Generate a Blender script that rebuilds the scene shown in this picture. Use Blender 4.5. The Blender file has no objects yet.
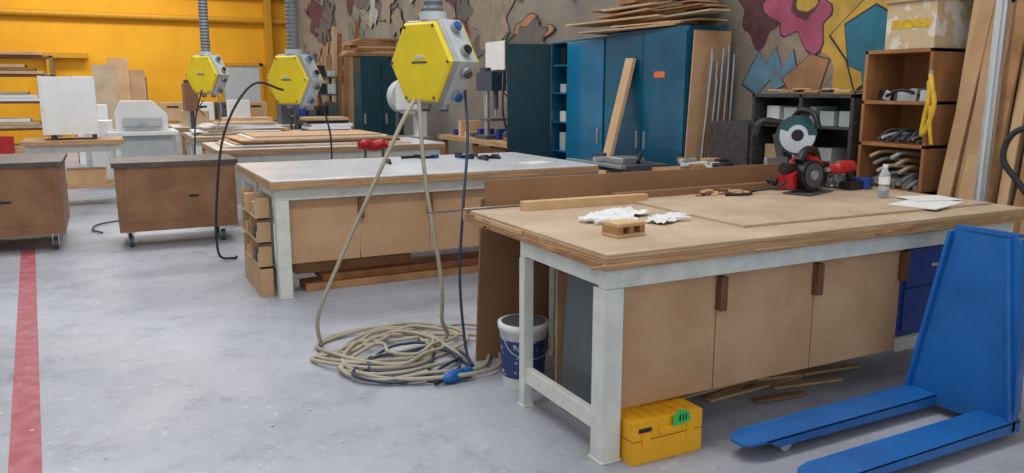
import bpy, bmesh, math, random
from mathutils import Vector, Matrix, noise, Euler
random.seed(7)
sc=bpy.context.scene
sc.view_settings.view_transform='Standard'
sc.view_settings.exposure=0.0

# ------------------------------------------------------------------ materials
def lin(c):
    return tuple(((x/255)/12.92 if x/255<=.04045 else ((x/255+.055)/1.055)**2.4) for x in c)
MATS={}
def mat(name,rgb,rough=.6,metal=0,var=.12,scale=6,stretch=(1,1,1),bump=.0,rgb2=None,detail=4,lo=.35,hi=.65,coat=0,trans=0,dirt=0,dirtcol=(90,80,70)):
    if name in MATS: return MATS[name]
    m=bpy.data.materials.new(name); m.use_nodes=True
    nt=m.node_tree; N=nt.nodes; L=nt.links
    b=N['Principled BSDF']; b.inputs['Roughness'].default_value=rough; b.inputs['Metallic'].default_value=metal
    if coat: b.inputs['Coat Weight'].default_value=coat
    if trans: b.inputs['Transmission Weight'].default_value=trans
    tc=N.new('ShaderNodeTexCoord'); mp=N.new('ShaderNodeMapping'); mp.inputs['Scale'].default_value=stretch
    L.new(tc.outputs['Object'],mp.inputs[0])
    n=N.new('ShaderNodeTexNoise'); n.inputs['Scale'].default_value=scale; n.inputs['Detail'].default_value=detail
    L.new(mp.outputs[0],n.inputs['Vector'])
    r=N.new('ShaderNodeValToRGB'); r.color_ramp.elements[0].position=lo; r.color_ramp.elements[1].position=hi
    c=lin(rgb); c2=lin(rgb2) if rgb2 else tuple(min(1,x*(1+var)) for x in c); c1=c if rgb2 else tuple(x*(1-var) for x in c)
    r.color_ramp.elements[0].color=(*c1,1); r.color_ramp.elements[1].color=(*c2,1)
    L.new(n.outputs[0],r.inputs[0]); out=r.outputs[0]
    if dirt:
        n2=N.new('ShaderNodeTexNoise'); n2.inputs['Scale'].default_value=7; n2.inputs['Detail'].default_value=12; n2.inputs['Roughness'].default_value=.78
        L.new(tc.outputs['Object'],n2.inputs['Vector'])
        r2=N.new('ShaderNodeValToRGB'); r2.color_ramp.elements[0].position=.54; r2.color_ramp.elements[1].position=.72
        L.new(n2.outputs[0],r2.inputs[0])
        ml=N.new('ShaderNodeMath'); ml.operation='MULTIPLY'; ml.inputs[1].default_value=dirt; L.new(r2.outputs[0],ml.inputs[0])
        mx=N.new('ShaderNodeMixRGB'); mx.inputs[2].default_value=(*lin(dirtcol),1); L.new(ml.outputs[0],mx.inputs[0]); L.new(out,mx.inputs[1]); out=mx.outputs[0]
    L.new(out,b.inputs['Base Color'])
    if bump:
        bp=N.new('ShaderNodeBump'); bp.inputs['Strength'].default_value=bump; bp.inputs['Distance'].default_value=.01
        L.new(n.outputs[0],bp.inputs['Height']); L.new(bp.outputs[0],b.inputs['Normal'])
    MATS[name]=m; return m
mdf=mat('mdf',(184,144,106),.75,scale=3,rgb2=(197,160,122),dirt=.3,dirtcol=(148,108,74),detail=6)
mdf_top=mat('mdf_top',(178,154,128),.6,scale=2.5,rgb2=(200,178,152),detail=10,dirt=.6,dirtcol=(134,108,84))
mdf_brown=mat('mdf_brown',(142,106,74),.75,var=.1,scale=3)
ply=mat('ply_edge',(196,158,116),.7,scale=3,stretch=(1,1,50),rgb2=(156,116,78),detail=4,bump=.2,dirt=.6,dirtcol=(222,198,166))
pine=mat('pine',(212,178,136),.65,scale=4,stretch=(1,1,.4),rgb2=(194,156,112),bump=.1)
pine_d=mat('pine_dark',(178,134,90),.7,scale=5,rgb2=(150,106,70),bump=.1)
wood_br=mat('wood_brown',(170,118,74),.6,scale=4,stretch=(2,2,.5),rgb2=(144,96,56),bump=.1)
handle_br=mat('handle_brown',(120,78,48),.6,scale=20,stretch=(3,3,.3),rgb2=(96,58,34))
cartwood=mat('cart_wood',(158,114,78),.5,scale=3,rgb2=(132,92,60),detail=8,dirt=.5,dirtcol=(182,146,110))
carttop=mat('cart_top',(98,86,78),.5,scale=4,rgb2=(74,64,60),detail=6)
frame=mat('frame_white',(206,208,200),.4,scale=12,rgb2=(220,222,214),detail=5,dirt=.3,dirtcol=(150,146,130))
white=mat('white_paint',(230,231,230),.4,var=.03)
melamine=mat('melamine',(226,231,236),.2,scale=2,rgb2=(242,244,246),detail=5,dirt=.2,dirtcol=(190,190,186))
teal=mat('teal_steel',(6,76,104),.28,scale=1.5,rgb2=(12,98,130),detail=3,coat=.3)
teal_d=mat('teal_dark',(10,58,70),.4,var=.1)
teal_b=mat('teal_bright',(18,112,152),.22,var=.14,scale=1.6,coat=.4)
bluecab=mat('blue_cabinet',(24,62,140),.4,var=.08)
jackblue=mat('jack_blue',(28,106,180),.42,scale=4,rgb2=(22,92,164),detail=8,coat=.1,dirt=.4,dirtcol=(78,134,190))
yellow=mat('pod_yellow',(228,200,34),.4,var=.05)
yel2=mat('toolbox_yellow',(236,172,22),.45,var=.05)
yel3=mat('bag_yellow',(206,168,40),.6,var=.2,scale=20)
grey=mat('grey_metal',(150,154,154),.4,var=.08,metal=.2)
greyl=mat('grey_light',(184,190,192),.45,var=.05)
greyd=mat('grey_dark',(74,78,82),.5,var=.1)
alu=mat('aluminium',(200,204,208),.3,metal=.8,var=.05)
black=mat('black_plastic',(26,26,28),.45,var=.2)
blackm=mat('black_shelf',(48,46,46),.6,scale=25,rgb2=(70,68,68))
slate=mat('slate_panel',(92,98,102),.55,var=.06)
red=mat('red_plastic',(180,30,36),.4,var=.06)
beige=mat('hose_beige',(168,158,138),.5,var=.08)
cableb=mat('cable_blue',(40,56,80),.5,var=.08)
cablek=mat('cable_black',(34,38,46),.5,var=.08)
blueplug=mat('plug_blue',(20,90,160),.4,var=.05)
cloth=mat('glove_white',(222,222,222),.9,var=.08,scale=30,bump=.4)
paper=mat('paper',(232,232,228),.7,var=.02)
green=mat('green_tape',(60,190,90),.5,var=.05)
card=mat('cardboard',(186,156,118),.8,var=.05)
duct=mat('duct_grey',(112,116,118),.5,var=.08)
bluelabel=mat('label_blue',(40,60,110),.5,scale=30,rgb2=(190,196,210),lo=.62,hi=.66)
rubber=mat('rubber',(40,40,42),.7,var=.1)
clear=mat('clear_plastic',(225,236,244),.08,var=.01,trans=.75)
pipe_g=mat('pipe_steel',(170,172,176),.35,metal=.6,var=.08)
sawteal=mat('saw_teal',(44,92,98),.5)

# ------------------------------------------------------------------ mesh builder
class M:
    def __init__(s,name): s.name=name; s.bm=bmesh.new(); s.ms=[]
    def mi(s,m):
        if m not in s.ms: s.ms.append(m)
        return s.ms.index(m)
    def faces(s,vs,fs,m,smooth=False):
        i=s.mi(m); v=[s.bm.verts.new(p) for p in vs]
        for f in fs:
            try:
                fc=s.bm.faces.new([v[k] for k in f]); fc.material_index=i; fc.smooth=smooth
            except ValueError: pass
    def box(s,x0,x1,y0,y1,z0,z1,m):
        v=[(x0,y0,z0),(x1,y0,z0),(x1,y1,z0),(x0,y1,z0),(x0,y0,z1),(x1,y0,z1),(x1,y1,z1),(x0,y1,z1)]
        s.faces(v,[(3,2,1,0),(4,5,6,7),(0,1,5,4),(1,2,6,5),(2,3,7,6),(3,0,4,7)],m)
    def obox(s,c,size,rot,m):
        R=Euler(rot).to_matrix(); c=Vector(c); h=Vector(size)/2
        v=[c+R@Vector((a*h.x,b*h.y,d*h.z)) for d in(-1,1) for a,b in((-1,-1),(1,-1),(1,1),(-1,1))]
        s.faces(v,[(3,2,1,0),(4,5,6,7),(0,1,5,4),(1,2,6,5),(2,3,7,6),(3,0,4,7)],m)
    def beam(s,p0,p1,w,t,m,side=(0,1,0)):
        p0=Vector(p0);p1=Vector(p1);d=(p1-p0).normalized(); a=Vector(side); a=(a-d*a.dot(d)).normalized(); b=d.cross(a)
        v=[p+a*(i*w/2)+b*(j*t/2) for p in(p0,p1) for i,j in((-1,-1),(1,-1),(1,1),(-1,1))]
        s.faces(v,[(3,2,1,0),(4,5,6,7),(0,1,5,4),(1,2,6,5),(2,3,7,6),(3,0,4,7)],m)
    def cyl(s,p0,p1,r,m,r1=None,n=20,smooth=True):
        s.tube([p0,p1],[r,r if r1 is None else r1],m,n,smooth,raw=True)
    def tube(s,pts,r,m,n=8,smooth=True,raw=False,sub=6):
        P=[Vector(p) for p in pts]
        if not raw and len(P)>2:
            Q=[]
            E=[P[0]*2-P[1]]+P+[P[-1]*2-P[-2]]
            for i in range(1,len(E)-2):
                a,b,c,d=E[i-1],E[i],E[i+1],E[i+2]
                for k in range(sub):
                    t=k/sub
                    Q.append(.5*((2*b)+(c-a)*t+(2*a-5*b+4*c-d)*t*t+(3*b-a-3*c+d)*t**3))
            Q.append(P[-1]); P=Q
        R=r if isinstance(r,(list,tuple)) else [r]*len(P)
        if len(R)!=len(P): R=[R[min(len(R)-1,int(i*len(R)/len(P)))] for i in range(len(P))]
        vs=[];fs=[]; u=None
        for i,p in enumerate(P):
            d=(P[min(i+1,len(P)-1)]-P[max(i-1,0)]).normalized()
            if u is None:
                u=d.orthogonal().normalized()
            else:
                u=(u-d*u.dot(d)); u=u.normalized() if u.length>1e-6 else d.orthogonal().normalized()
            w=d.cross(u)
            for k in range(n):
                a=2*math.pi*k/n; vs.append(p+(u*math.cos(a)+w*math.sin(a))*R[i])
        for i in range(len(P)-1):
            for k in range(n):
                a=i*n+k;b=i*n+(k+1)%n; fs.append((a,b,b+n,a+n))
        s.faces(vs,fs,m,smooth)
        L=len(P)-1
        s.faces(vs[:n],[tuple(range(n))[::-1]],m); s.faces(vs[L*n:],[tuple(range(n))],m)
    def prism(s,poly,ext,m,cap=True,mside=None):
        n=len(poly); e=Vector(ext); P=[Vector(p) for p in poly]; v=P+[p+e for p in P]
        s.faces(v,[(i,(i+1)%n,(i+1)%n+n,i+n) for i in range(n)],mside or m)
        if cap: s.faces(v,[tuple(range(n))[::-1],tuple(range(n,2*n))],m)
    def ell(s,c,r,m,rot=(0,0,0),nu=16,nv=10):
        R=Euler(rot).to_matrix(); c=Vector(c); vs=[];fs=[]
        for j in range(nv+1):
            t=math.pi*j/nv
            for i in range(nu):
                p=2*math.pi*i/nu
                vs.append(c+R@Vector((r[0]*math.sin(t)*math.cos(p),r[1]*math.sin(t)*math.sin(p),r[2]*math.cos(t))))
        for j in range(nv):
            for i in range(nu):
                a=j*nu+i;b=j*nu+(i+1)%nu; fs.append((a,a+nu,b+nu,b))
        s.faces(vs,fs,m,True)
    def rag(s,c,sx,sy,h,ang,m,seed,n=22):
        vs=[];fs=[]; ca,sa=math.cos(ang),math.sin(ang)
        for j in range(n+1):
            for i in range(n+1):
                u=i/n-.5; v=j/n-.5
                q=Vector((u*4+seed,v*4,seed*1.7)); w=noise.noise(q); w2=noise.noise(q*2.3+Vector((5,5,5)))
                X=u*sx*(1+.25*w2); Y=v*sy*(1+.3*w); z=.003+h*max(0,(.35+abs(w)*1.6+.5*w2))*max(0,1-1.6*max(abs(u),abs(v))**2)
                vs.append((c[0]+ca*X-sa*Y,c[1]+sa*X+ca*Y,c[2]+z))
        for j in range(n):
            for i in range(n):
                a=j*(n+1)+i; fs.append((a,a+1,a+n+2,a+n+1))
        s.faces(vs,fs,m,True)
    def done(s,bevel=.004,seg=2):
        bmesh.ops.recalc_face_normals(s.bm,faces=s.bm.faces)
        co=[v.co for v in s.bm.verts]
        mn=Vector((min(c.x for c in co),min(c.y for c in co),min(c.z for c in co))); mx=Vector((max(c.x for c in co),max(c.y for c in co),max(c.z for c in co)))
        o=Vector(((mn.x+mx.x)/2,(mn.y+mx.y)/2,mn.z))
        bmesh.ops.translate(s.bm,verts=s.bm.verts,vec=-o)
        me=bpy.data.meshes.new(s.name); s.bm.to_mesh(me); s.bm.free()
        for m in s.ms: me.materials.append(m)
        ob=bpy.data.objects.new(s.name,me); ob.location=o; bpy.context.collection.objects.link(ob)
        if bevel:
            b=ob.modifiers.new('bevel','BEVEL'); b.width=bevel; b.segments=seg; b.limit_method='ANGLE'; b.angle_limit=math.radians(40)
        return ob

# ------------------------------------------------------------------ room shell
XR=5.45; YB=25.2; XL=-8; ZC=5.6
def floor_mat():
    m=bpy.data.materials.new('floor_concrete'); m.use_nodes=True; nt=m.node_tree;N=nt.nodes;L=nt.links
    b=N['Principled BSDF']; tc=N.new('ShaderNodeTexCoord')
    def nz(sc_,det,ro):
        n=N.new('ShaderNodeTexNoise'); n.inputs['Scale'].default_value=sc_; n.inputs['Detail'].default_value=det; n.inputs['Roughness'].default_value=ro
        L.new(tc.outputs['Object'],n.inputs['Vector']); return n
    def rp(n,p0,p1,c0,c1):
        r=N.new('ShaderNodeValToRGB'); r.color_ramp.elements[0].position=p0; r.color_ramp.elements[1].position=p1
        r.color_ramp.elements[0].color=(*c0,1); r.color_ramp.elements[1].color=(*c1,1); L.new(n.outputs[0],r.inputs[0]); return r
    r1=rp(nz(.8,8,.65),.3,.7,lin((154,158,170)),lin((184,187,196)))
    r2=rp(nz(14,6,.7),.58,.7,(0,0,0),(1,1,1))
    mx=N.new('ShaderNodeMixRGB'); mx.inputs[2].default_value=(*lin((208,207,203)),1)
    ml=N.new('ShaderNodeMath'); ml.operation='MULTIPLY'; ml.inputs[1].default_value=.6
    L.new(r2.outputs[0],ml.inputs[0]); L.new(ml.outputs[0],mx.inputs[0]); L.new(r1.outputs[0],mx.inputs[1])
    r3=rp(nz(3.2,14,.85),.34,.48,(.58,.57,.58),(1,1,1))
    m2=N.new('ShaderNodeMixRGB'); m2.blend_type='MULTIPLY'; m2.inputs[0].default_value=.75
    L.new(mx.outputs[0],m2.inputs[1]); L.new(r3.outputs[0],m2.inputs[2])
    r4=rp(nz(.45,5,.6),.45,.65,(.9,.89,.88),(1.04,1.04,1.04))
    m3=N.new('ShaderNodeMixRGB'); m3.blend_type='MULTIPLY'; m3.inputs[0].default_value=1
    L.new(m2.outputs[0],m3.inputs[1]); L.new(r4.outputs[0],m3.inputs[2]); L.new(m3.outputs[0],b.inputs['Base Color'])
    rr=rp(nz(2.0,6,.6),.3,.7,(.34,.34,.34),(.55,.55,.55)); L.new(rr.outputs[0],b.inputs['Roughness'])
    return m
f=M('floor'); f.box(XL,XR+.2,-3,YB+.2,-.2,0,floor_mat()); f.done(0)
ywall=mat('wall_yellow_paint',(228,160,14),.7,scale=1,rgb2=(238,172,22),detail=3)
gwall=mat('wall_concrete_mural',(118,110,100),.85,scale=1.2,rgb2=(144,134,122),detail=8)
plainw=mat('wall_plain',(190,186,178),.8,var=.05)
w=M('wall_back'); w.box(XL,XR+.2,YB,YB+.2,0,ZC,ywall); w.done(0)
w=M('wall_right'); w.box(XR,XR+.2,-3,YB,0,ZC,gwall); w.done(0)
w=M('wall_left'); w.box(XL-.2,XL,-3,YB+.2,0,ZC,plainw); w.done(0)
c=M('ceiling')
cm=mat('ceiling_panel',(200,200,198),.8,var=.03)
for y in (-1.6,1.5,4.7,8.1,11.3,14.8,18.2,21.4,24.4): c.box(XL,XR,y-.55,y+.55,ZC,ZC+.15,cm)
c.done(0)
t=M('trim_1'); ys=mat('steel_yellow',(200,144,22),.5,var=.05)
t.cyl((-6,YB-.12,3.62),(XR-.1,YB-.12,3.62),.09,ys); t.box(-6,-.2,YB-.25,YB-.02,2.45,2.6,ys)
t.box(4.55,4.75,YB-.3,YB-.02,0,ZC-.02,ys); t.box(-1.2,-1.0,YB-.3,YB-.02,0,2.45,ys)
t.cyl((-6,YB-.14,4.3),(XR-.1,YB-.14,4.3),.06,ys); t.done(.01)
d=M('door_1'); yb=YB-.01; d.box(3.3,4.35,yb-.06,yb,0,2.3,greyl); d.box(3.2,3.3,yb-.09,yb,0,2.4,ys); d.box(4.35,4.45,yb-.09,yb,0,2.4,ys); d.box(3.2,4.45,yb-.09,yb,2.3,2.4,ys)
d.box(3.4,3.5,yb-.12,yb-.06,1.0,1.05,black); d.done()

rl=mat('red_line_paint',(168,80,92),.6,scale=9,rgb2=(190,116,124),detail=10,lo=.4,hi=.75,dirt=.4,dirtcol=(176,150,158))
l=M('floor_line'); a=Vector((-.25,1.2,.002)); b=Vector((-.78,9.3,.002)); l.beam(a,b,.125,.002,rl,side=(1,0,0)); l.done(0)

# mural
mcol={k:mat('mural_'+k,v,.85,var=.16,scale=5,dirt=.5,dirtcol=(112,100,90)) for k,v in dict(pink=(164,78,104),yell=(192,154,66),cyan=(46,110,132),lblue=(98,134,156),blk=(56,50,52),mar=(92,54,58),ora=(164,120,84),tan=(142,126,108),grn=(102,114,92),wht=(158,154,148),dgy=(98,92,86)).items()}
mu=M('wall_mural')
lay=[0]
def blob(y,z,ry,rz,k,out=True,spk=.25,n=40,seed=0):
    lay[0]+=1; x=XR-.002-.0006*lay[0]
    R=random.Random(seed+lay[0]); p1,p2,p3=[R.random()*6.3 for _ in range(3)]; k1=R.choice([3,4,5]);k2=R.choice([6,7,9])
    rr=[1+spk*(.6*math.sin(k1*2*math.pi*i/n+p1)+.5*math.sin(k2*2*math.pi*i/n+p2)+.15*R.random()) for i in range(n)]
    def ring(s,xx): return [(xx,y+math.cos(2*math.pi*i/n)*ry*rr[i]*s,z+math.sin(2*math.pi*i/n)*rz*rr[i]*s) for i in range(n)]
    if out: mu.faces(ring(1.0,x),[tuple(range(n))],mcol['blk']); mu.faces(ring(.94,x-.0003),[tuple(range(n))],mcol[k])
    else: mu.faces(ring(1.,x),[tuple(range(n))],mcol[k])
def poly(pts,k,out=True):
    lay[0]+=1; x=XR-.002-.0006*lay[0]; c=(sum(p[0] for p in pts)/len(pts),sum(p[1] for p in pts)/len(pts))
    if out: mu.faces([(x,c[0]+(p[0]-c[0])*1.05,c[1]+(p[1]-c[1])*1.05) for p in pts],[tuple(range(len(pts)))],mcol['blk'])
    mu.faces([(x-.0003,*p) for p in pts],[tuple(range(len(pts)))],mcol[k])
blob(5.0,2.5,1.0,.75,'tan',False); blob(5.6,2.4,.3,.35,'mar',False)
blob(4.5,2.15,.42,.6,'yell',False,.2); blob(5.12,2.3,.34,.3,'pink',True,.45); blob(5.1,2.35,.15,.15,'mar',False,.1); blob(5.08,2.38,.12,.12,'yell',False,.1)
poly([(4.8,2.05),(4.5,2.3),(4.2,2.7),(4.05,2.9),(4.0,2.3),(4.3,1.75),(4.52,1.6),(4.62,1.85)],'yell')
poly([(4.66,2.12),(4.38,2.25),(4.2,2.15),(4.24,1.62),(4.42,1.5),(4.47,1.75),(4.6,1.8)],'cyan')
poly([(5.8,1.66),(5.6,1.95),(5.52,1.82),(5.4,1.98),(5.32,1.8),(5.2,1.95),(5.12,1.7),(5.4,1.6),(5.45,1.7),(5.6,1.56)],'lblue')
poly([(5.3,1.7),(5.1,1.83),(5.0,1.9),(4.8,1.85),(4.9,1.55),(5.15,1.5)],'ora')
poly([(4.7,2.6),(4.2,2.75),(3.6,3.0),(3.5,2.6),(4.1,2.45)],'pink'); blob(3.2,2.6,.5,.6,'yell',True,.3)
blob(3.3,2.1,.3,.4,'cyan'); blob(4.9,3.3,.6,.4,'cyan',True,.5); blob(3.9,3.6,.5,.35,'mar')
R=random.Random(3)
for i in range(60):
    y=6+R.random()*18; z=2.1+R.random()*2.2
    blob(y,z,.25+R.random()*.6,.15+R.random()*.4,R.choice(['wht','grn','tan','dgy','dgy','tan','mar','dgy','tan','ora','dgy']),R.random()<.25,.35)
for i in range(26):
    y=6+R.random()*18; z=2.0+R.random()*2; x=XR-.05
    mu.tube([(x,y,z),(x,y+.3*R.uniform(-1,1),z+.3*R.random()),(x,y+.5*R.uniform(-1,1),z-.2*R.random()),(x,y+.7*R.uniform(-1,1),z+.2)],.01,mcol[R.choice(['blk','wht','pink','grn'])],4,sub=4)
mu.done(0)

# ------------------------------------------------------------------ workbenches
def bench(name,x0,x1,y0,y1,zt,topm,panels,pz0,legs,edge=.07,handles=(),ins=(.04,.04),lw=.1,rw=.1):
    b=M(name)
    b.box(x0,x1,y0,y1,zt-edge,zt-.012,ply); b.box(x0+.004,x1-.004,y0+.004,y1-.004,zt-.012,zt,topm)
    zb=zt-edge; fx1=x1-.05
    for i,(ya,yb) in enumerate(legs):
        fx0=x0+ins[i]
        b.box(fx0+.002,fx1,ya+.002,ya+.05,zb-.09,zb-.001,frame); b.box(fx0+.002,fx1,yb-.05,yb-.002,zb-.09,zb-.001,frame)
        for x in (fx0,fx1-.1):
            b.box(x+.004,x+.09,ya+.05,yb-.05,zb-.08,zb-.002,frame)
            for y,wd,xw in ((ya,.085,lw),(yb-.05,.05,rw)):
                b.box(x-.002,x+xw-.002,y-.002,y+wd,0.012,zb-.091,frame); b.box(x-.008,x+xw+.004,y-.008,y+wd+.008,0,.012,frame)
            b.box(x+.01,x+.05,ya+.085,yb-.05,.13,.21,frame)
    ya=legs[0][0]
    for (a,c,m) in panels:
        b.box(a+.003,c-.003,ya+.055,ya+.073,pz0,zb-.095,m)
    for hx in handles: b.box(hx-.02,hx+.02,ya+.015,ya+.055,zb-.27,zb-.11,handle_br)
    return b
Z1=.94
b=bench('workbench',1.78,4.66,2.62,4.08,Z1,mdf_top,[(1.89,2.46,mdf),(2.46,3.09,mdf),(3.09,3.74,mdf)],.21,[(2.66,3.42),(3.5,4.04)],handles=(2.47,3.09,3.73),ins=(.02,.55),rw=.055)
b.box(3.76,4.35,2.73,3.3,.27,.77,bluecab); b.box(3.74,4.5,2.70,2.74,.2,.27,frame)
b.box(3.79,4.32,2.72,2.73,.55,.76,bluecab); b.box(3.79,4.32,2.72,2.73,.3,.54,bluecab); b.box(3.98,4.12,2.705,2.72,.65,.67,alu)
b.box(2.02,3.6,3.42,3.435,.02,.76,mdf)
R=random.Random(4)
b.box(1.772,1.78,2.66,3.3,.872,.9,pine_d); b.box(1.774,1.78,3.35,4.0,.9,.925,pine)
for i in range(9):
    y=R.uniform(2.7,4.0); b.obox((1.778,y,.9+R.uniform(-.02,.025)),(.016,.04+.2*R.random(),.008+.014*R.random()),(R.uniform(-.08,.08),0,0),R.choice([pine,pine_d,ply]))
for i in range(7):
    x=R.uniform(1.9,4.5); b.obox((x,2.618,.9+R.uniform(-.02,.02)),(.1+.4*R.random(),.008,.006+.012*R.random()),(0,R.uniform(-.02,.02),0),R.choice([pine_d,ply,ply]))
b.done()
s=M('mdf_sheet'); s.obox((3.68,3.3,Z1+.0065),(1.86,.95,.012),(0,0,-.03),mdf_top); s.done(.001)
s=M('fence_board'); s.box(1.93,4.72,4.085,4.103,.885,1.09,mdf_brown); s.done(.001)
s=M('mdf_board'); s.prism([(1.88,4.12,0),(3.4,4.12,0),(3.4,4.12,.88),(1.92,4.12,.98)],(0,.02,0),mdf_brown); s.prism([(1.9,4.145,0),(2.6,4.145,0),(2.6,4.145,.85),(1.99,4.145,.86)],(0,.018,0),mdf); s.done(.001)
s=M('grey_panel'); s.prism([(1.965,3.29,.002),(1.965,2.86,.002),(1.925,2.86,.74),(1.925,3.16,.74)],(.012,0,0),slate); s.done(.001)

b2=bench('workbench',1.08,4.0,6.05,7.75,.93,melamine,[(1.2,1.78,mdf),(1.78,2.38,mdf),(2.38,2.98,mdf),(2.98,3.7,mdf)],.26,[(6.1,6.85),(6.95,7.7)],handles=(1.79,2.38,2.98))
b2.box(1.35,3.3,6.25,6.5,0,.06,pine_d); b2.box(1.5,3.5,6.3,6.6,.06,.12,wood_br); b2.box(1.3,2.3,6.4,6.7,.12,.2,pine_d)
b2.done()
s=M('tool_crate_stack')
for z in (.225,.42,.61): s.box(1.0,1.1,6.26,7.0,z,z+.015,mdf)
for z in (.225,.42,.61):
    for y in (6.26,6.62,6.98): s.box(1.0,1.1,y,y+.015,z,z+.17,mdf)
for i in range(12):
    y=6.3+(i%4)*.17; z=[.24,.435,.625][i//4]; s.box(1.01,1.09,y,y+.1,z,z+.06+.07*random.random(),random.choice([greyd,card,greyl,bluecab,pine,white,greyl]))
s.box(1.0,1.1,6.24,7.02,0,.22,mdf)
s.done(.002)
b3=bench('workbench',1.15,4.0,9.7,11.2,.92,melamine,[(1.3,2.1,frame),(2.1,3.0,mdf),(3.0,3.8,mdf)],.25,[(9.75,10.4),(10.5,11.15)])
b3.done()
s=M('plywood_stack')
for i in range(7): s.obox((2.4+random.uniform(-.1,.1),10.4+random.uniform(-.06,.06),.93+i*.019),(2.3-i*.12,1.1,.017),(0,0,random.uniform(-.05,.05)),[pine,white,mdf,wood_br][i%4])
s.done(.001)
b4=bench('workbench',1.2,4.0,13.0,14.5,.9,melamine,[(1.3,2.1,mdf),(2.1,3.0,mdf)],.3,[(13.05,13.7),(13.8,14.45)]); b4.done()
s=M('board_stack')
for i in range(8): s.obox((2.0+random.uniform(-.1,.1),13.6,.912+i*.024),(1.5-i*.08,.8,.022),(0,0,random.uniform(-.1,.1)),random.choice([white,pine,mdf,white]))
for i in range(5): s.obox((3.4+random.uniform(-.05,.05),13.6,.925+i*.05),(.7,.6,.048),(0,0,random.uniform(-.1,.1)),random.choice([white,greyl,card,black]))
s.done(.001)
b5=bench('workbench',1.2,4.0,16.5,18,.9,melamine,[(1.3,2.1,mdf),(2.1,3.0,mdf)],.3,[(16.55,17.2),(17.3,17.95)]); 
b5.box(1.4,1.9,16.8,17.3,.9,1.2,card); b5.box(2.2,3.1,16.7,17.4,.9,1.05,pine); b5.box(3.3,3.8,16.8,17.3,.9,1.35,greyd); b5.box(2.3,2.7,16.9,17.3,1.05,1.4,white); b5.done()
s=M('storage_crates')
cc=[greyd,card,greyl,bluecab,pine,mdf,white,greyl,card,greyd,pine,white,greyd,mdf]
for i in range(14):
    x=1.2+(i%5)*.62; z=[0,.45,.9][i//5]
    s.box(x,x+.55,20,20.5,z,z+.42,cc[i]); s.box(x+.15,x+.4,19.985,20,z+.3,z+.34,black)
s.done(.01)

s=M('wood_batten'); s.obox((2.45,3.83,Z1+.026),(.82,.06,.05),(0,0,-.04),pine); s.done(.002)
s=M('wood_batten'); s.obox((3.5,3.99,Z1+.021),(1.5,.05,.04),(0,0,.01),mdf_brown); s.done(.002)
s=M('steel_ruler'); s.obox((1.9,4.0,Z1+.0025),(.72,.035,.004),(0,0,.02),greyd); s.done(0)
s=M('wood_block')
cx,cy=2.1,2.96; z=Z1+.001
s.obox((cx,cy,z+.008),(.16,.12,.016),(0,0,.1),pine)
for dx in(-.065,0,.065): s.obox((cx+dx,cy+dx*.1,z+.032),(.03,.115,.034),(0,0,.1),pine_d)
s.obox((cx,cy,z+.057),(.16,.12,.016),(0,0,.1),pine); s.done(.002)
def glove(name,c,ang,fl=1):
    g=M(name); ca,sa=math.cos(ang),math.sin(ang)
    def P(x,y,z=.018): return (c[0]+ca*x-sa*y*fl,c[1]+sa*x+ca*y*fl,c[2]+z)
    g.ell(P(0,0,.018),(.06,.046,.017),cloth,(0,0,ang))
    g.ell(P(-.07,0,.018),(.05,.04,.016),cloth,(0,0,ang))
    for i,(yy,l) in enumerate(((-.034,.085),(-.011,.1),(.013,.095),(.035,.075))):
        g.tube([P(.02,yy*.8),P(.07,yy*1.0,.022),P(.05+l*.8,yy*1.25,.012+.006*(i%2))],[.014,.012,.009],cloth,8)
    g.tube([P(-.02,.03),P(.01,.065,.02),P(.05,.085,.014)],[.014,.012,.01],cloth,8)
    g.rag((c[0]-.1*ca,c[1]-.1*sa,c[2]),.14,.12,.03,ang,cloth,fl*3.1+c[0],14)
    return g.done(0)
glove('work_glove',(2.22,3.3,Z1),2.6); glove('work_glove',(2.56,3.2,Z1),.4,-1)
s=M('cleaning_rag'); s.rag((2.38,3.42,Z1),.34,.22,.035,.5,cloth,2.3); s.done(0)
# cordless circular saw
s=M('cordless_saw'); x,y,z=3.98,3.6,Z1+.014
s.obox((x,y,z+.006),(.34,.18,.008),(0,0,.3),greyd)
s.cyl((x-.03,y-.06,z+.12),(x-.03,y+.03,z+.12),.095,black,n=28); s.cyl((x-.03,y-.068,z+.12),(x-.03,y-.062,z+.12),.075,greyd,n=28); s.cyl((x-.03,y-.075,z+.12),(x-.03,y-.066,z+.12),.03,grey,n=20)
s.tube([(x+.02,y+.03,z+.11),(x+.1,y+.05,z+.17),(x+.09,y+.05,z+.25),(x-.02,y+.02,z+.27),(x-.1,y,z+.2)],[.04,.034,.028,.026,.03],black,12)
s.tube([(x-.02,y+.02,z+.21),(x+.07,y+.04,z+.18),(x+.14,y+.06,z+.12)],[.04,.05,.04],red,12)
s.cyl((x,y+.03,z+.13),(x,y+.16,z+.13),.055,red,n=20); s.obox((x+.15,y+.07,z+.12),(.11,.1,.14),(0,.2,.3),black); s.obox((x-.12,y+.04,z+.1),(.14,.1,.1),(0,-.3,.3),red)
s.cyl((x-.2,y+.03,z+.16),(x-.1,y+.03,z+.15),.04,black); s.done(.004)
s=M('cordless_drill'); x,y=4.28,3.6
s.tube([(x-.12,y,z+.14),(x-.04,y,z+.145),(x+.1,y+.02,z+.15)],[.025,.04,.042],red,12); s.tube([(x+.06,y,z+.13),(x+.09,y,z+.04)],[.026,.028],black,10,raw=True); s.obox((x+.09,y,z+.03),(.13,.09,.05),(0,0,.1),black); s.cyl((x-.16,y,z+.14),(x-.12,y,z+.14),.014,alu)
s.obox((x+.2,y+.02,z+.035),(.1,.14,.07),(0,0,.4),bluecab); s.done(.003)
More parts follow.
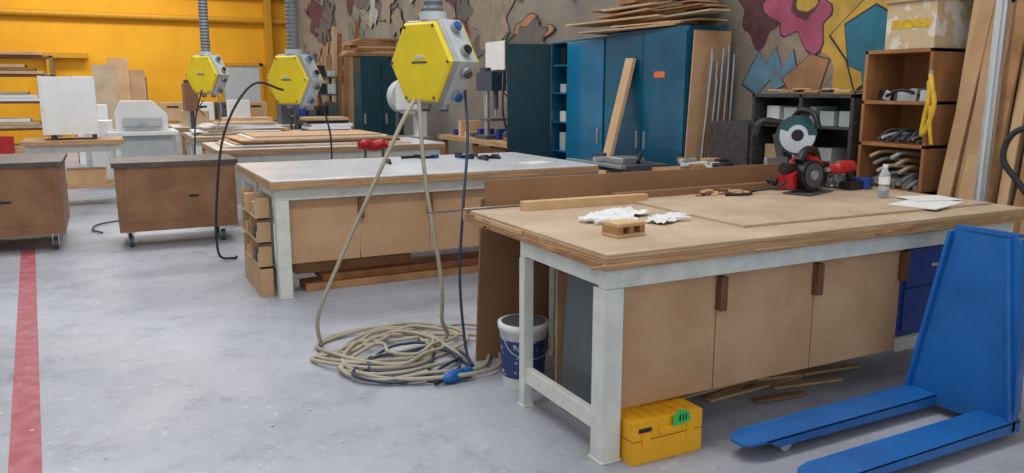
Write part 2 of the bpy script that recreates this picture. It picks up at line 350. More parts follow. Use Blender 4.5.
s=M('tool_pouch'); s.rag((4.12,3.84,Z1),.34,.24,.13,.2,black,7.7); s.rag((4.4,3.78,Z1),.22,.2,.08,.6,greyd,4.1); s.tube([(4.0,3.8,Z1+.06),(4.05,3.82,Z1+.2),(4.2,3.84,Z1+.21),(4.25,3.85,Z1+.07)],.009,red); s.done(0)
s=M('power_cord'); s.tube([(3.4,3.72,Z1+.022),(3.55,3.68,Z1+.022),(3.65,3.74,Z1+.03),(3.75,3.64,Z1+.06),(3.8,3.62,Z1+.1)],.009,cablek)
s.done(0)
s=M('water_bottle'); x,y,z=4.2,3.22,Z1+.0135
s.tube([(x,y,z),(x,y,z+.01),(x,y,z+.06),(x,y,z+.075),(x,y,z+.09),(x,y,z+.14),(x,y,z+.17),(x,y,z+.185)],[.026,.032,.032,.029,.032,.032,.018,.013],clear,20,raw=True)
s.cyl((x,y,z+.185),(x,y,z+.205),.015,white); s.cyl((x,y,z+.085),(x,y,z+.13),.0327,paper,n=24); s.done(0)
s=M('paper_sheet'); s.obox((4.2,2.93,Z1+.016),(.42,.26,.004),(0,0,.25),paper); s.obox((4.38,3.05,Z1+.021),(.3,.21,.003),(0,0,-.3),paper); s.done(0)
s=M('wood_offcuts')
for i in range(14): s.obox((3.3+random.random()*.45,3.8+random.random()*.1,Z1+.008+.012*(i%3)),(.05+random.random()*.12,.02+.03*random.random(),.012),(0,0,random.random()*3),random.choice([pine,mdf,pine_d,handle_br]))
s.done(.001)

s=M('paint_bucket'); x,y=1.95,3.66
s.tube([(x,y,0),(x,y,.01),(x,y,.33),(x,y,.33),(x,y,.365),(x,y,.365)],[.105,.11,.13,.138,.14,.128],white,32,raw=True)
s.tube([(x,y,.07),(x,y,.28)],[.1165,.1285],bluelabel,32,raw=True)
s.cyl((x,y,.365),(x,y,.368),.12,greyd,n=32)
s.tube([(x-.14,y,.34),(x-.12,y-.09,.23),(x,y-.14,.19),(x+.12,y-.09,.23),(x+.14,y,.34)],.003,alu,6)
s.done(0)
s=M('toolbox'); x0,x1,y0,y1=1.91,2.29,2.585,2.88
s.box(x0,x1,y0,y1,0,.105,yel2); s.box(x0,x1,y0,y1,.11,.195,yel2); s.box(x0+.01,x1-.01,y0+.01,y1-.01,.1,.115,black)
s.box(x0+.14,x1-.14,y0-.015,y0,.125,.15,yel2)
for xx in (x0+.05,x1-.09): s.box(xx,xx+.04,y0-.008,y0,.07,.14,yel2)
s.box(x0+.03,x0+.1,y0-.002,y0,.145,.165,black)
s.prism([(x0+.2,y0-.017,.15),(x0+.3,y0-.017,.16),(x0+.29,y0-.017,.21),(x0+.24,y0-.017,.225),(x0+.21,y0-.017,.205)],(0,.002,0),green)
s.box(x0+.235,x0+.245,y0-.019,y0-.017,.17,.2,black); s.box(x0+.255,x0+.262,y0-.019,y0-.017,.17,.2,black); s.box(x0+.27,x0+.277,y0-.019,y0-.017,.17,.2,black)
for i in range(6): s.box(x0+.02+i*.06,x0+.05+i*.06,y0+.03,y1-.03,.195,.2,yel2)
s.done(.008,3)
s=M('floor_offcuts')
for i in range(12): s.obox((2.75+random.random()*.85,2.85+random.random()*.35,.012+.015*(i%3)),(.3+random.random()*.4,.05,.014),(0,0,random.uniform(-.25,.25)),random.choice([pine,mdf,mdf_brown,pine]))
s.done(.001)

# ------------------------------------------------------------------ pallet jack
s=M('pallet_jack'); yc=2.25
for dy in (-.19,.19):
    y0=yc+dy-.08; y1=yc+dy+.08
    s.prism([(2.36,y0+.045,.082),(2.40,y0+.012,.088),(2.46,y0,.095),(3.66,y0,.105),(3.66,y1,.105),(2.46,y1,.095),(2.40,y1-.012,.088),(2.36,y1-.045,.082)],(0,0,-.012),jackblue)
    s.prism([(2.46,y0,.09),(3.66,y0,.1),(3.66,y0,.045),(2.55,y0,.05)],(0,.008,0),jackblue)
    s.prism([(2.46,y1-.008,.09),(3.66,y1-.008,.1),(3.66,y1-.008,.045),(2.55,y1-.008,.05)],(0,.008,0),jackblue)
    s.cyl((2.62,yc+dy-.045,.036),(2.62,yc+dy+.045,.036),.036,greyl,n=24)
    s.box(2.56,2.68,yc+dy-.055,yc+dy-.047,.03,.07,jackblue); s.box(2.56,2.68,yc+dy+.047,yc+dy+.055,.03,.07,jackblue)
s.prism([(3.6,yc-.27,.05),(3.6,yc+.27,.05),(3.6,yc+.27,.17),(3.645,yc+.15,.91),(3.645,yc+.11,.96),(3.645,yc-.15,.96),(3.645,yc-.19,.91),(3.6,yc-.27,.17)],(.02,0,0),jackblue)
for sg in (-1,1):
    s.beam((3.595,yc+sg*.262,.1),(3.642,yc+sg*.14,.93),.05,.018,jackblue,side=(1,0,0))
    s.prism([(3.61,yc+sg*.255,.07),(3.85,yc+sg*.15,.07),(3.88,yc+sg*.1,.9),(3.66,yc+sg*.13,.92)],(0,sg*.012,0),jackblue)
s.prism([(3.64,yc-.15,.94),(3.64,yc+.13,.94),(3.9,yc+.09,.9),(3.9,yc-.09,.9)],(0,0,.018),jackblue)
s.cyl((3.78,yc,.18),(3.78,yc,.8),.055,jackblue); s.cyl((3.8,yc-.08,.09),(3.8,yc+.08,.09),.09,rubber,n=28)
s.cyl((3.8,yc-.09,.09),(3.8,yc+.09,.09),.02,alu)
s.tube([(3.85,yc,.5),(3.98,yc-.03,.9),(4.1,yc-.05,1.02)],.018,jackblue,12)
s.done(.004)

# ------------------------------------------------------------------ energy pods
def pod(name,c,nrm,S=.29,depth=.2):
    p=M(name); c=Vector(c); n=Vector((nrm[0],nrm[1],0)).normalized(); u=Vector((-n.y,n.x,0)); zz=Vector((0,0,1))
    def hexr(s,off): return [c+n*off+u*(math.cos(math.radians(60*k))*s)+zz*(math.sin(math.radians(60*k))*s) for k in range(6)]
    def loft(rs,ms):
        for (a,oa),(b,ob),m in zip(rs[:-1],rs[1:],ms):
            A=hexr(a,oa);B=hexr(b,ob); p.faces(A+B,[(k,(k+1)%6,(k+1)%6+6,k+6) for k in range(6)],m)
        p.faces(hexr(*rs[0]),[tuple(range(6))],ms[0]); p.faces(hexr(*rs[-1]),[tuple(range(6))],ms[-1])
    loft([(S*.95,-depth/2),(S,-depth/2+.02),(S,depth/2-.03),(S*.96,depth/2)],[grey,greyl,grey])
    loft([(S*.94,depth/2),(S*.94,depth/2+.012),(S*.88,depth/2+.024)],[yellow,yellow])
    loft([(S*.88,-depth/2-.024),(S*.94,-depth/2-.012),(S*.94,-depth/2)],[yellow,yellow])
    for k in range(6):
        q=c+n*(depth/2)+u*(math.cos(math.radians(60*k))*S*.84)+zz*(math.sin(math.radians(60*k))*S*.84)
        p.cyl(q,q+n*.03,.009,greyd,n=10)
    for k in (0,3,4,5,2):
        am=math.radians(60*k+30); out=u*math.cos(am)+zz*math.sin(am); tan=u*-math.sin(am)+zz*math.cos(am); base=c+out*S*.866
        for j,off in enumerate((-.08,.08)):
            q=base+tan*off; mm=[black,blueplug,greyd,red][(k+j)%4] if k in(0,5,2) else greyd
            p.cyl(q,q+out*.03,.034,grey,n=16); p.cyl(q+out*.03,q+out*.045,.026,mm,n=16)
    q=c+n*(depth/2+.025); ax=abs(n.x)>abs(n.y); rz=math.atan2(n.y,n.x)+(0 if ax else math.pi/2)
    p.obox(q,(.004,.13,.014) if ax else (.13,.004,.014),(0,0,rz),greyd)
    p.obox(q+zz*.03,(.004,.07,.02) if ax else (.07,.004,.02),(0,0,rz),greyl)
    top=c+zz*S*.866
    p.cyl(top,top+zz*.05,.085,greyl)
    pts=[];rs=[]; z=top.z+.05;i=0
    while z<ZC-.04:
        pts.append((c.x,c.y,z)); rs.append(.064 if i%2 else .052); z+=.02; i+=1
    pts.append((c.x,c.y,ZC-.012)); rs.append(.06)
    p.tube(pts,rs,duct,14,raw=True)
    return p
p=pod('power_supply_pod',(1.85,4.65,1.765),(-.88,-.36)); p.done(.003)
p=pod('power_supply_pod',(1.77,8.25,1.70),(-.80,-.59)); p.done(.003)
p=pod('power_supply_pod',(1.30,11.4,1.80),(-.75,-.65)); p.done(.003)

# hoses
s=M('air_hose')
R=random.Random(11)
pts=[(1.66,4.5,1.54),(1.57,4.49,1.4),(1.42,4.5,1.1),(1.19,4.6,.57),(1.07,4.66,.25),(1.1,4.75,.05)]
cx,cy=1.54,4.5
for i in range(8*10):
    a=2.6-i*2*math.pi/10; k=i//10; rx=.46-.025*k+R.uniform(-.07,.07)+.1*math.sin(k*2.1)
    ox=.13*math.sin(k*1.7); oy=.15*math.cos(k*2.3)
    pts.append((cx+ox+rx*math.cos(a),min(4.95,cy+oy+rx*.95*math.sin(a)),.014+.022*((i*7)%3)/2+.008*(k%3)))
pts+=[(1.8,4.5,.03),(1.78,4.42,.2),(1.76,4.38,.5),(1.69,4.42,1.07),(1.68,4.48,1.55)]
s.tube(pts,.0125,beige,8,sub=5); s.done(0)
s=M('extension_cable')
pts=[(1.99,4.5,1.6),(1.95,4.38,1.3),(1.86,4.25,.93),(1.81,4.2,.5),(1.80,4.1,.1),(1.80,4.0,.02)]
for i in range(30):
    a=.3-i*2*math.pi/10; k=i//10; rx=.25+R.uniform(-.05,.05)+.05*k
    pts.append((1.5+rx*math.cos(a),4.2+rx*.8*math.sin(a),.02+.02*((i*5)%3)/2))
pts+=[(1.5,3.95,.015),(1.6,3.93,.02)]
s.tube(pts,.009,cableb,8,sub=5); s.done(0)
s=M('cable_plug'); s.ell((1.62,3.87,.035),(.085,.045,.034),blueplug,(0,0,.3)); s.cyl((1.68,3.88,.035),(1.74,3.9,.035),.028,blueplug,n=14); s.tube([(1.56,3.86,.03),(1.5,3.84,.02)],.012,black,raw=True); s.done(0)
s=M('extension_cable'); s.tube([(1.62,8.1,1.6),(1.3,7.95,1.65),(1.02,7.95,1.2),(.9,7.9,.5),(.88,7.8,.08),(1.0,7.8,.02),(1.05,7.85,.02)],.012,cablek,8); s.tube([(2.0,8.2,1.55),(2.1,8.2,1.1),(2.05,8.1,.5),(2.1,8.15,.02)],.01,cablek); s.done(0)
s=M('air_hose'); s.tube([(1.2,11.25,1.6),(1.1,11.3,1.2),(1.05,11.35,.6),(.9,11.2,.02),(.4,10.9,.02),(-.1,10.6,.02),(-.2,10.2,.02),(-.1,9.9,.02)],.01,cablek); s.tube([(1.4,11.3,1.6),(1.42,11.4,1.2),(1.1,11.5,.5),(1.0,11.5,.02)],.01,beige);s.done(0)

# ------------------------------------------------------------------ carts
def cart(x0,x1,y0,y1,z1=.86,ins=.1):
    s=M('storage_cart'); s.box(x0,x1,y0,y1,.17,z1-.05,cartwood); s.box(x0-.03,x1+.03,y0-.03,y1+.03,z1-.05,z1,carttop)
    s.box(x0,x1,y0-.012,y0,.17,.26,cartwood); s.box(x0+.03,x0+.07,y0-.006,y0,.17,z1-.05,cartwood); s.box(x1-.07,x1-.03,y0-.006,y0,.17,z1-.05,cartwood)
    s.box((x0+x1)/2+.1,(x0+x1)/2+.2,y0-.004,y0,.5,.525,black)
    for x in (x0+.1,x1-ins):
        for y in (y0+.1,y1-.1):
            s.box(x-.05,x+.05,y-.05,y+.05,.155,.17,alu); s.box(x-.03,x-.022,y-.03,y+.03,.05,.155,alu); s.box(x+.022,x+.03,y-.03,y+.03,.05,.155,alu)
            s.cyl((x-.02,y,.06),(x+.02,y,.06),.06,greyd,n=24); s.cyl((x-.024,y,.06),(x+.024,y,.06),.025,alu)
    return s.done(.004)
cart(.07,1.22,8.85,9.6,.88,.15); cart(-1.7,-.42,9.1,10.4,.9)

s=M('side_table'); s.box(-1.0,.25,12.35,13.4,.86,.92,ply)
for x in(-.95,.13):
    for y in (12.4,13.3): s.box(x,x+.07,y,y+.07,0,.86,frame)
s.box(-.95,.2,12.42,12.45,.76,.86,frame); s.box(-.95,.15,12.5,13.3,.25,.29,mdf); s.box(-.5,-.0,12.55,13,.29,.5,pine); s.box(-.8,-.55,12.6,13,.29,.45,pine_d); s.done()
s=M('white_display_box'); s.box(-.70,-.05,12.6,13.2,.99,1.78,white); s.box(-.73,-.70,12.58,13.22,.99,1.79,white)
for x in(-.64,-.14): s.box(x,x+.06,12.65,13.1,.92,.99,greyd)
s.done(.006)
s=M('timber_rack')
for x in(-3.2,-2.0,-.8):
    for y in(17.6,18.4): s.box(x,x+.06,y,y+.06,0,2.25,mat('rack_olive',(150,120,60),.6))
for i,z in enumerate((.35,.85,1.35,1.85,2.2)):
    s.box(-3.2,-.74,17.6,18.46,z,z+.04,wood_br)
    for k in range(3 if i<4 else 1): s.box(-3.1+.1*k,-.9-.15*k,17.5,18.3,z+.045+.06*k,z+.1+.06*k,random.choice([white,pine,mdf,wood_br,mdf_top]))
s.box(-2.1,-1.5,17.45,17.58,0,.75,red); s.done(.004)
s=M('leaning_boards')
for i,(xa,xb,h,mm) in enumerate(((-.1,.35,2.15,mdf_top),(.2,.62,2.3,pine),(.45,.95,2.05,mdf),(-.5,-.05,1.9,white))):
    s.prism([(xa,19.6+i*.03,0),(xb,19.6+i*.03,0),(xb,20.0+i*.03,h),(xa,20.0+i*.03,h)],(0,.02,0),mm)
for x in(-.5,.95): s.box(x-.03,x+.03,20.14,20.2,0,1.9,greyd)
s.box(-.5,.95,20.14,20.2,1.5,1.56,greyd)
s.done(.001)
s=M('planer_machine'); s.box(.15,1.05,14.7,15.6,0,.85,greyl); s.box(.05,1.15,14.6,15.7,.85,.92,white)
s.prism([(.2,14.8,.92),(1.0,14.8,.92),(1.0,14.8,1.2),(.8,14.8,1.42),(.3,14.8,1.42),(.2,14.8,1.2)],(0,.7,0),white); s.box(.3,.9,14.7,14.8,1.0,1.15,greyl); s.cyl((.6,14.66,1.08),(.6,14.8,1.08),.05,greyl); s.box(-.2,.15,14.9,15.4,.0,1.1,white); s.box(-.3,.1,15.5,15.9,.0,1.35,white); s.done(.01)
def drillpress(name,x,y,z0,h,c1,c2):
    s=M(name); s.box(x-.15,x+.15,y-.2,y+.2,z0,z0+.05,greyd); s.cyl((x,y+.1,z0+.05),(x,y+.1,z0+h*.75),.04,alu)
    s.box(x-.11,x+.11,y-.28,y+.22,z0+h*.72,z0+h,c1); s.cyl((x,y-.18,z0+h*.45),(x,y-.18,z0+h*.72),.035,c2); s.cyl((x,y-.18,z0+h*.35),(x,y-.18,z0+h*.45),.012,alu)
    s.box(x-.14,x+.14,y-.3,y+.04,z0+h*.28,z0+h*.31,greyd)
    for a in(0,2.1,4.2): s.tube([(x+.11,y-.1,z0+h*.75),(x+.2,y-.1+.15*math.cos(a),z0+h*.75+.15*math.sin(a))],.01,black,raw=True)
    s.cyl((x,y+.15,z0+h),(x,y+.15,z0+h+.06),.08,c2); return s.done(.02)
drillpress('drill_press',1.42,15.2,0,1.72,mat('machine_orange',(128,88,58),.5),greyd)
rk=M('storage_rack')
for x in(3.2,3.98):
    for y in(15,15.5): rk.box(x,x+.04,y,y+.04,0,1.85,greyd)
for z in(.3,.7,1.1,1.5,1.82):
    rk.box(3.2,4.02,15,15.54,z,z+.03,greyd)
    for k in range(4): rk.box(3.26+k*.19,3.26+k*.19+.15,15.03,15.4,z+.03,z+.1+(.2 if z<1.8 else .15)*random.random(),random.choice([black,greyd,greyl,card,bluecab]))
rk.done(.003)
s=M('leaning_planks')
for i in range(7): s.beam((4.15+.11*i,16.4,.01),(4.3+.11*i+random.uniform(-.05,.05),16.58,2.2+.9*random.random()),.1,.03,random.choice([pine,wood_br,mdf,pine_d]),side=(1,0,0))
s.box(4.0,5.1,16.62,16.66,1.8,1.9,wood_br); s.box(4.02,4.1,16.66,16.74,0,1.9,wood_br); s.box(5.0,5.08,16.66,16.74,0,1.9,wood_br); s.done(.002)
def cabinet(name,x0,x1,y0,y1,z1,m,face='x',split=2):
    s=M(name); s.box(x0+.02,x1,y0,y1,.0,z1,m)
    if face=='x':
        w=(y1-y0)/split
        for i in range(split):
            s.box(x0,x0+.018,y0+i*w+.006,y0+(i+1)*w-.006,.06,z1-.04,m)
            s.box(x0-.012,x0,y0+i*w+(.05 if i else w-.08),y0+i*w+(.08 if i else w-.05),1.0,1.18,alu)
    else:
        w=(x1-x0)/split
        for i in range(split):
            s.box(x0+i*w+.006,x0+(i+1)*w-.006,y0-.02,y0,.06,z1-.04,m); s.box(x0+w*i+.05,x0+w*i+.08,y0-.032,y0-.02,1,1.18,alu)
    return s
s=cabinet('steel_cabinet',4.15,4.95,14.0,14.5,2.2,teal_d,'y'); s.done()
s=M('timber_stack')
for i in range(7): s.obox((4.5+random.uniform(-.1,.1),14.3,2.222+i*.045),(1.1-.06*i,.5,.04),(0,0,random.uniform(-.12,.12)),random.choice([pine,wood_br,mdf,pine_d]))
s.done(.002)
s=cabinet('steel_cabinet',4.95,5.43,6.04,7.4,2.2,teal,'x'); 
s.box(4.945,4.95,6.35,6.52,1.72,1.78,mat('orange_label',(220,110,60),.5)); s.done()
s=M('steel_cabinet')
s.box(5.41,5.43,7.42,8.62,0,2.18,teal_d); s.box(4.97,5.41,7.42,7.44,0,2.18,teal); s.box(4.97,5.41,8.60,8.62,0,2.18,teal); s.box(4.97,5.43,7.42,8.62,2.15,2.18,teal); s.box(4.97,5.43,7.42,8.62,0,.06,teal)
for z in(.45,.85,1.2,1.55,1.88):
    s.box(4.99,5.41,7.44,8.6,z,z+.02,teal_b)
    for k in range(6): s.box(5.05,5.3,7.5+k*.18,7.6+k*.18+.03,z+.02,z+.08+.16*random.random(),random.choice([greyl,card,black,blueplug,white,greyd]))
s.box(4.945,4.965,7.43,8.2,.05,2.15,teal_b); s.box(4.93,4.945,7.5,7.53,1,1.18,alu)
s.prism([(4.96,8.6,.05),(4.96,8.62,.05),(4.42,8.74,.05),(4.42,8.72,.05)],(0,0,2.1),teal_d)
s.done()
s=M('timber_stack')
for i in range(16):
    L=random.uniform(.8,1.8); s.obox((5.15+random.uniform(-.1,.04),6.75+random.uniform(-.4,.5),2.222+i*.017),(random.uniform(.15,.42),L,.016),(0,0,random.uniform(-.15,.15)),random.choice([pine,wood_br,mdf,pine_d,mdf_brown,mdf_top]))
s.box(5.0,5.35,6.95,7.25,2.49,2.66,wood_br); s.box(4.9,5.35,6.0,6.6,2.49,2.52,pine); s.box(5.05,5.3,6.32,6.6,2.522,2.60,pine); s.done(.002)
s=M('leaning_plank'); s.beam((4.5,7.0,.01),(4.92,6.88,1.92),.16,.04,pine,side=(.1,1,0)); s.done(.002)
s=M('saw_bench'); s.box(4.15,4.7,5.9,6.75,.86,.92,greyd); s.box(4.1,4.16,5.85,6.8,.9,.93,grey)
for x in(4.2,4.62):
    for y in(5.95,6.67): s.beam((x+(.05 if x>4.4 else -.05),y,0),(x,y,.87),.04,.04,greyd)
s.box(4.3,4.55,6.1,6.4,.92,.97,alu); s.cyl((4.35,6.55,.92),(4.35,6.55,.99),.06,greyd); s.box(4.22,4.62,6.45,6.49,.92,.96,greyl)
s.tube([(4.4,6.0,.94),(4.5,6.1,1.0),(4.6,6.3,.96),(4.5,6.6,.94)],.02,black); s.done(.004)
s=M('leaning_boards')
for i in range(3): s.prism([(4.84+.1*i,5.93+.02*i,0),(5.36,5.91+.02*i,0),(5.4,5.95+.02*i,2.15-.06*i),(4.96+.08*i,5.95+.02*i,2.15-.06*i)],(0,-.014,0),[mdf,mdf_brown,wood_br][i])
s.done(.001)
s=M('steel_pipes')
for i in range(14): s.cyl((4.9+.03*i,5.80+.015*(i%3),.002),(5.06+.022*i,5.80+.03*(i%3),1.65+.4*random.random()),.013,pipe_g,n=8)
s.done(0)
s=M('side_workbench'); s.box(4.35,5.42,4.2,5.72,.86,.92,ply)
for x in (4.4,5.3):
    for y in(4.25,5.62): s.box(x,x+.07,y,y+.07,0,.86,frame)
s.box(4.4,5.37,4.3,5.62,.3,.33,mdf); s.done()
s=M('open_shelf_unit')
zt=1.57; zb=.922; s.box(5.0,5.43,4.15,5.2,zt-.03,zt,blackm); s.box(5.0,5.43,4.15,5.2,zb,.95,blackm); s.box(5.4,5.43,4.15,5.2,.95,zt,greyd)
for y in(4.15,4.65,5.17): s.box(5.0,5.43,y,y+.03,.95,zt,blackm)
s.box(5.0,5.4,4.18,5.17,1.3,1.32,blackm); s.box(4.98,5.43,5.21,5.7,zb,1.32,blackm)
for k in range(5): s.box(5.1,5.35,4.22+k*.19,4.36+k*.19,.95,1.05+.15*random.random(),random.choice([greyl,card,black,wood_br]))
for k in range(5): s.box(5.1,5.35,4.22+k*.19,4.36+k*.19,1.32,1.38+.12*random.random(),random.choice([greyl,card,wood_br,white]))
for k in range(8): s.obox((5.2,4.35+k*.1,zt+.02+.01*(k%3)),(.3,.12,.012),(0,0,random.random()),random.choice([pine,wood_br,card]))
s.done(.003)
s=M('mitre_saw'); x,y,z=4.74,4.40,.921
s.box(x-.26,x+.22,y-.1,y+.14,z,z+.07,greyl); s.cyl((x,y,z+.07),(x,y,z+.09),.14,alu,n=32); s.obox((x,y-.16,z+.06),(.09,.2,.05),(0,0,0),greyl)
s.box(x-.26,x-.04,y+.07,y+.1,z+.07,z+.17,alu); s.box(x+.04,x+.22,y+.07,y+.1,z+.07,z+.17,alu)
s.obox((x+.02,y+.18,z+.2),(.09,.08,.3),(-.3,0,0),greyd)
n=Vector((-.5,-.86,0)); q=Vector((x-.02,y+.02,z+.34))
for rr,mm,off in ((.15,greyd,0),(.135,alu,.022),(.045,black,.03)): s.cyl(q+n*(off-.02),q+n*(off+.006),rr,mm,n=36)
s.cyl(q-n*.02,q-n*.18,.06,sawteal,n=20); s.cyl(q-n*.18,q-n*.23,.05,black,n=20)
t2=Vector((-.86,.5,0))
arc=[q+n*.03+t2*(math.cos(math.radians(a))*.148)+Vector((0,0,math.sin(math.radians(a))*.148)) for a in range(20,181,16)]+[q+n*.03+t2*(math.cos(math.radians(a))*.08)+Vector((0,0,math.sin(math.radians(a))*.08)) for a in range(180,19,-16)]
for i in range(10):
    s.faces([arc[i],arc[i+1],arc[len(arc)-2-i],arc[len(arc)-1-i]],[(0,1,2,3)],sawteal) if i+1<len(arc)//2 else None
s.tube([(x+.02,y+.1,z+.47),(x,y,z+.53),(x,y-.12,z+.50),(x,y-.17,z+.40)],.022,black,10); s.tube([(x-.05,y+.1,z+.42),(x-.2,y+.2,z+.44),(x-.24,y+.22,z+.33)],.03,black,10)
s.tube([(x+.1,y+.15,z+.46),(x+.2,y+.1,z+.44),(x+.22,y+.1,z+.28)],.02,greyd,8)
s.done(.003)
s=M('worktop_clutter')
for i in range(18): 
    xx=4.45+random.random()*.4;yy=4.85+random.random()*.75; s.obox((xx,yy,.942+.02*(i%3)),(.05+random.random()*.18,.04+random.random()*.08,.04),(0,0,random.random()*3),random.choice([greyd,alu,wood_br,cablek,pine,greyl,black]))
s.tube([(4.5,5.5,.945),(4.6,5.3,.98),(4.45,5.1,.97),(4.55,4.95,.945)],.02,greyl); s.done(.003)
s=M('wooden_shelf'); x0,x1,y0,y1,zt=5.0,5.42,3.54,4.08,1.88
s.box(x0,x1,y0,y0+.025,0,zt,wood_br); s.box(x0,x1,y1-.025,y1,0,zt,wood_br); s.box(x1-.015,x1,y0,y1,0,zt,wood_br)
for z in(.04,.45,.88,1.2,1.5,zt-.025): s.box(x0,x1,y0,y1,z,z+.025,wood_br)
for k in range(9): s.tube([(x0+.02,y0+.06+.045*k,.925+.02*(k%2)),(x0+.2,y0+.08+.045*k,.94+.03*(k%3))],.02,pipe_g,10,raw=True)
for k in range(11): 
    zz=.93+.05*(k%5); s.tube([(x0-.04,y0+.08+.035*k,zz),(x0+.1,y0+.1+.03*k,zz+.03),(x0+.3,y0+.2,zz)],.014,random.choice([greyl,grey,pipe_g,card]),8)
for k in range(9): s.tube([(x0+.0,y0+.06+.04*k,1.245+.02*(k%2)),(x0+.15,y0+.08+.035*k,1.26+.03*(k%3)),(x0+.3,y0+.2,1.27)],.012,random.choice([greyl,greyd,pipe_g,greyd]),8)
for k in range(7): s.obox((x0+.12,y0+.09+.06*k,1.56),(.18,.05,.06+.05*random.random()),(random.random()*.4,0,random.random()),random.choice([black,greyd,greyl,alu]))
s.tube([(x0+.1,y0+.1,1.55),(x0-.02,y0+.2,1.6),(x0+.02,y0+.35,1.56)],.012,black)
s.done(.002)
s=M('cardboard_box'); s.box(5.02,5.4,3.56,3.94,1.882,2.2,mat('box_print',(196,174,136),.7,scale=7,rgb2=(216,208,196),lo=.5,hi=.55)); s.box(5.018,5.02,3.6,3.9,2.02,2.08,yel3); s.box(5.0,5.42,3.54,3.96,2.2,2.215,card)
s.box(5.05,5.4,3.56,3.85,2.216,2.6,paper); s.done(.003)
s=M('yellow_strap'); s.tube([(4.985,3.535,1.70),(4.96,3.50,1.62),(4.955,3.47,1.5),(4.95,3.50,1.36),(4.955,3.54,1.3),(4.955,3.53,1.42),(4.96,3.515,1.55),(4.97,3.53,1.66)],.017,yel3); s.tube([(4.95,3.49,1.5),(4.945,3.48,1.36),(4.95,3.46,1.24)],.013,yel3); s.box(4.98,4.998,3.525,3.545,1.68,1.73,alu); s.done(0)
s=M('leaning_timber')
for i in range(22):
    yy=3.44-.05*i; s.beam((4.93+.04*(i%3),yy,.005),(5.28+.04*(i%3),yy+random.uniform(-.12,.07),2.0+random.random()*1.0),.05+.06*random.random(),.022,random.choice([pine,wood_br,pine_d,mdf,pine,mdf_top]),side=(0,1,0))
s.done(.002)
s=M('aluminium_profile'); s.beam((4.8,3.0,.01),(5.2,3.22,2.9),.07,.04,alu,side=(0,1,0)); s.beam((4.775,3.0,.01),(5.175,3.22,2.9),.02,.012,greyl,side=(0,1,0)); s.done(.002)
s=M('rubber_hose'); s.tube([(4.78,2.75,1.05),(4.75,2.85,1.2),(4.76,2.8,1.36),(4.8,2.6,1.40),(4.82,2.45,1.3),(4.8,2.4,.9),(4.8,2.4,.02)],.018,rubber,10)
s.tube([(4.78,2.75,1.05),(4.8,2.66,.9),(4.84,2.62,.5),(4.84,2.6,.02)],.018,rubber,10); s.done(0)
s=M('side_workbench'); s.box(4.5,5.42,8.9,11.2,.88,.94,ply); s.box(4.55,5.4,8.95,11.15,.3,.34,mdf)
for x in(4.55,5.33):
    for y in(8.95,10,11.1): s.box(x,x+.07,y,y+.07,0,.88,pine_d)
s.box(4.53,4.55,9,10,.34,.85,handle_br)
for k in range(14):
    if 4<k<8: continue
    s.box(4.6+random.random()*.2,4.85+random.random()*.3,9+k*.15,9.1+k*.15,.94,.98+.22*random.random(),random.choice([greyd,card,bluecab,wood_br,black,greyl,pine]))
s.tube([(4.6,9.0,.95),(4.55,9.1,1.3),(4.65,9.3,1.75),(4.75,9.5,1.85),(4.7,9.65,1.7)],.015,black)
s.done(.003)
drillpress('drill_press',4.75,9.9,.942,.9,mat('press_blue',(44,62,84),.4),greyd)
s=M('bandsaw'); x,y=4.25,11.9
s.box(x-.3,x+.3,y-.2,y+.2,0,.8,greyl); s.box(x-.38,x+.3,y-.35,y+.3,.85,.89,alu); s.cyl((x,y,.8),(x,y,.85),.1,greyd); s.box(x+.17,x+.3,y-.12,y+.15,.8,1.3,greyl)
s.cyl((x,y-.12,1.5),(x,y+.12,1.5),.27,greyl,n=32); s.box(x-.2,x+.3,y-.14,y-.12,1.3,1.72,white); s.box(x-.16,x-.1,y-.04,y+.04,1.0,1.25,greyd); s.done(.006)
s=M('wall_sign'); s.box(XR-.08,XR-.06,10.7,11.35,1.9,2.32,white); s.done(.002)
s=M('stool'); x,y=2.75,8.65
for a in range(4):
    dx=.16*math.cos(a*math.pi/2+.78);dy=.16*math.sin(a*math.pi/2+.78); s.cyl((x+dx*1.2,y+dy*1.2,0),(x+dx*.8,y+dy*.8,.62),.014,greyd,n=10)
s.cyl((x,y,.62),(x,y,.66),.18,red,n=28); s.tube([(x-.17,y+.16,.98),(x-.1,y+.18,.99),(x,y+.19,.97),(x+.1,y+.18,.99),(x+.17,y+.16,.98)],[.045,.06,.06,.06,.045],red,12); s.box(x-.12,x-.09,y+.15,y+.17,.64,.97,greyd); s.box(x+.09,x+.12,y+.15,y+.17,.64,.97,greyd); s.done(.006)
s=M('hand_tools')
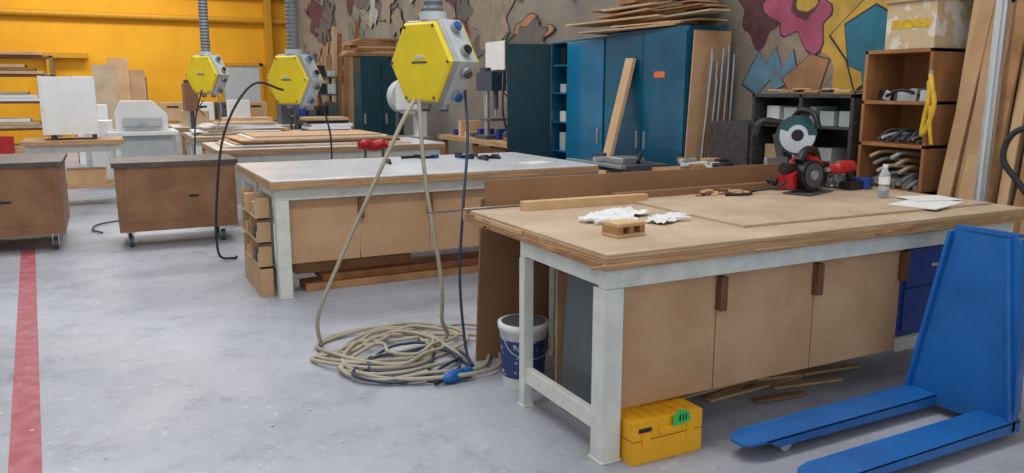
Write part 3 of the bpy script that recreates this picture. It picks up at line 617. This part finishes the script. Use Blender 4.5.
for k in range(9):
    xx=2.3+random.random()*1.2;yy=6.9+random.random()*.6; a=random.random()*3
    s.obox((xx,yy,.945),(.2,.025,.025),(0,0,a),black); s.obox((xx+.08*math.cos(a),yy+.08*math.sin(a),.95),(.05,.07,.03),(0,0,a),random.choice([greyd,bluecab,black,greyd]))
s.obox((3.6,6.5,.9325),(.3,.2,.003),(0,0,.3),paper); s.done(.003)

s=M('wood_shavings'); shv=mat('shaving',(212,207,196),.8)
R=random.Random(5)
for i in range(240):
    y=2.2+R.random()**1.3*6; x=R.uniform(-1.2,.95)
    if R.random()<.2: y=R.uniform(4.9,5.9); x=R.uniform(1,3.5)
    a=R.random()*6.3; L=R.uniform(.003,.014); W=R.uniform(.002,.006)
    u=Vector((math.cos(a),math.sin(a),0));v=Vector((-u.y,u.x,0)); c=Vector((x,y,.003)); 
    s.faces([c-u*L-v*W,c+u*L-v*W,c+u*L+v*W+Vector((0,0,.003)),c-u*L+v*W],[(0,1,2,3)],shv)
s.done(0)

# ------------------------------------------------------------------ light & camera
w=bpy.data.worlds.new('World'); sc.world=w; w.use_nodes=True
bg=w.node_tree.nodes['Background']; bg.inputs[0].default_value=(.91,.95,1,1); bg.inputs[1].default_value=.93
def area(name,loc,size,power,rot=(0,0,0),col=(1,.985,.96)):
    l=bpy.data.lights.new(name,'AREA'); l.shape='RECTANGLE'; l.size=size[0]; l.size_y=size[1]; l.energy=power; l.color=col
    o=bpy.data.objects.new(name,l); o.location=loc; o.rotation_euler=rot; bpy.context.collection.objects.link(o)
area('skylight_1',(1,3,ZC-.1),(5,.9),150); area('skylight_2',(1,9.7,ZC-.1),(5,.9),180); area('skylight_3',(1,16.5,ZC-.1),(5,.9),190); area('skylight_4',(0,22.8,ZC-.1),(6,.9),220)
cam=bpy.data.cameras.new('camera'); co=bpy.data.objects.new('camera',cam); bpy.context.collection.objects.link(co)
cam.sensor_width=36; cam.lens=36*790/1024; cam.clip_start=.05; cam.clip_end=200
co.location=(0,0,1.6); co.rotation_euler=(math.radians(90-10.5),0,math.radians(-27.2))
sc.camera=co
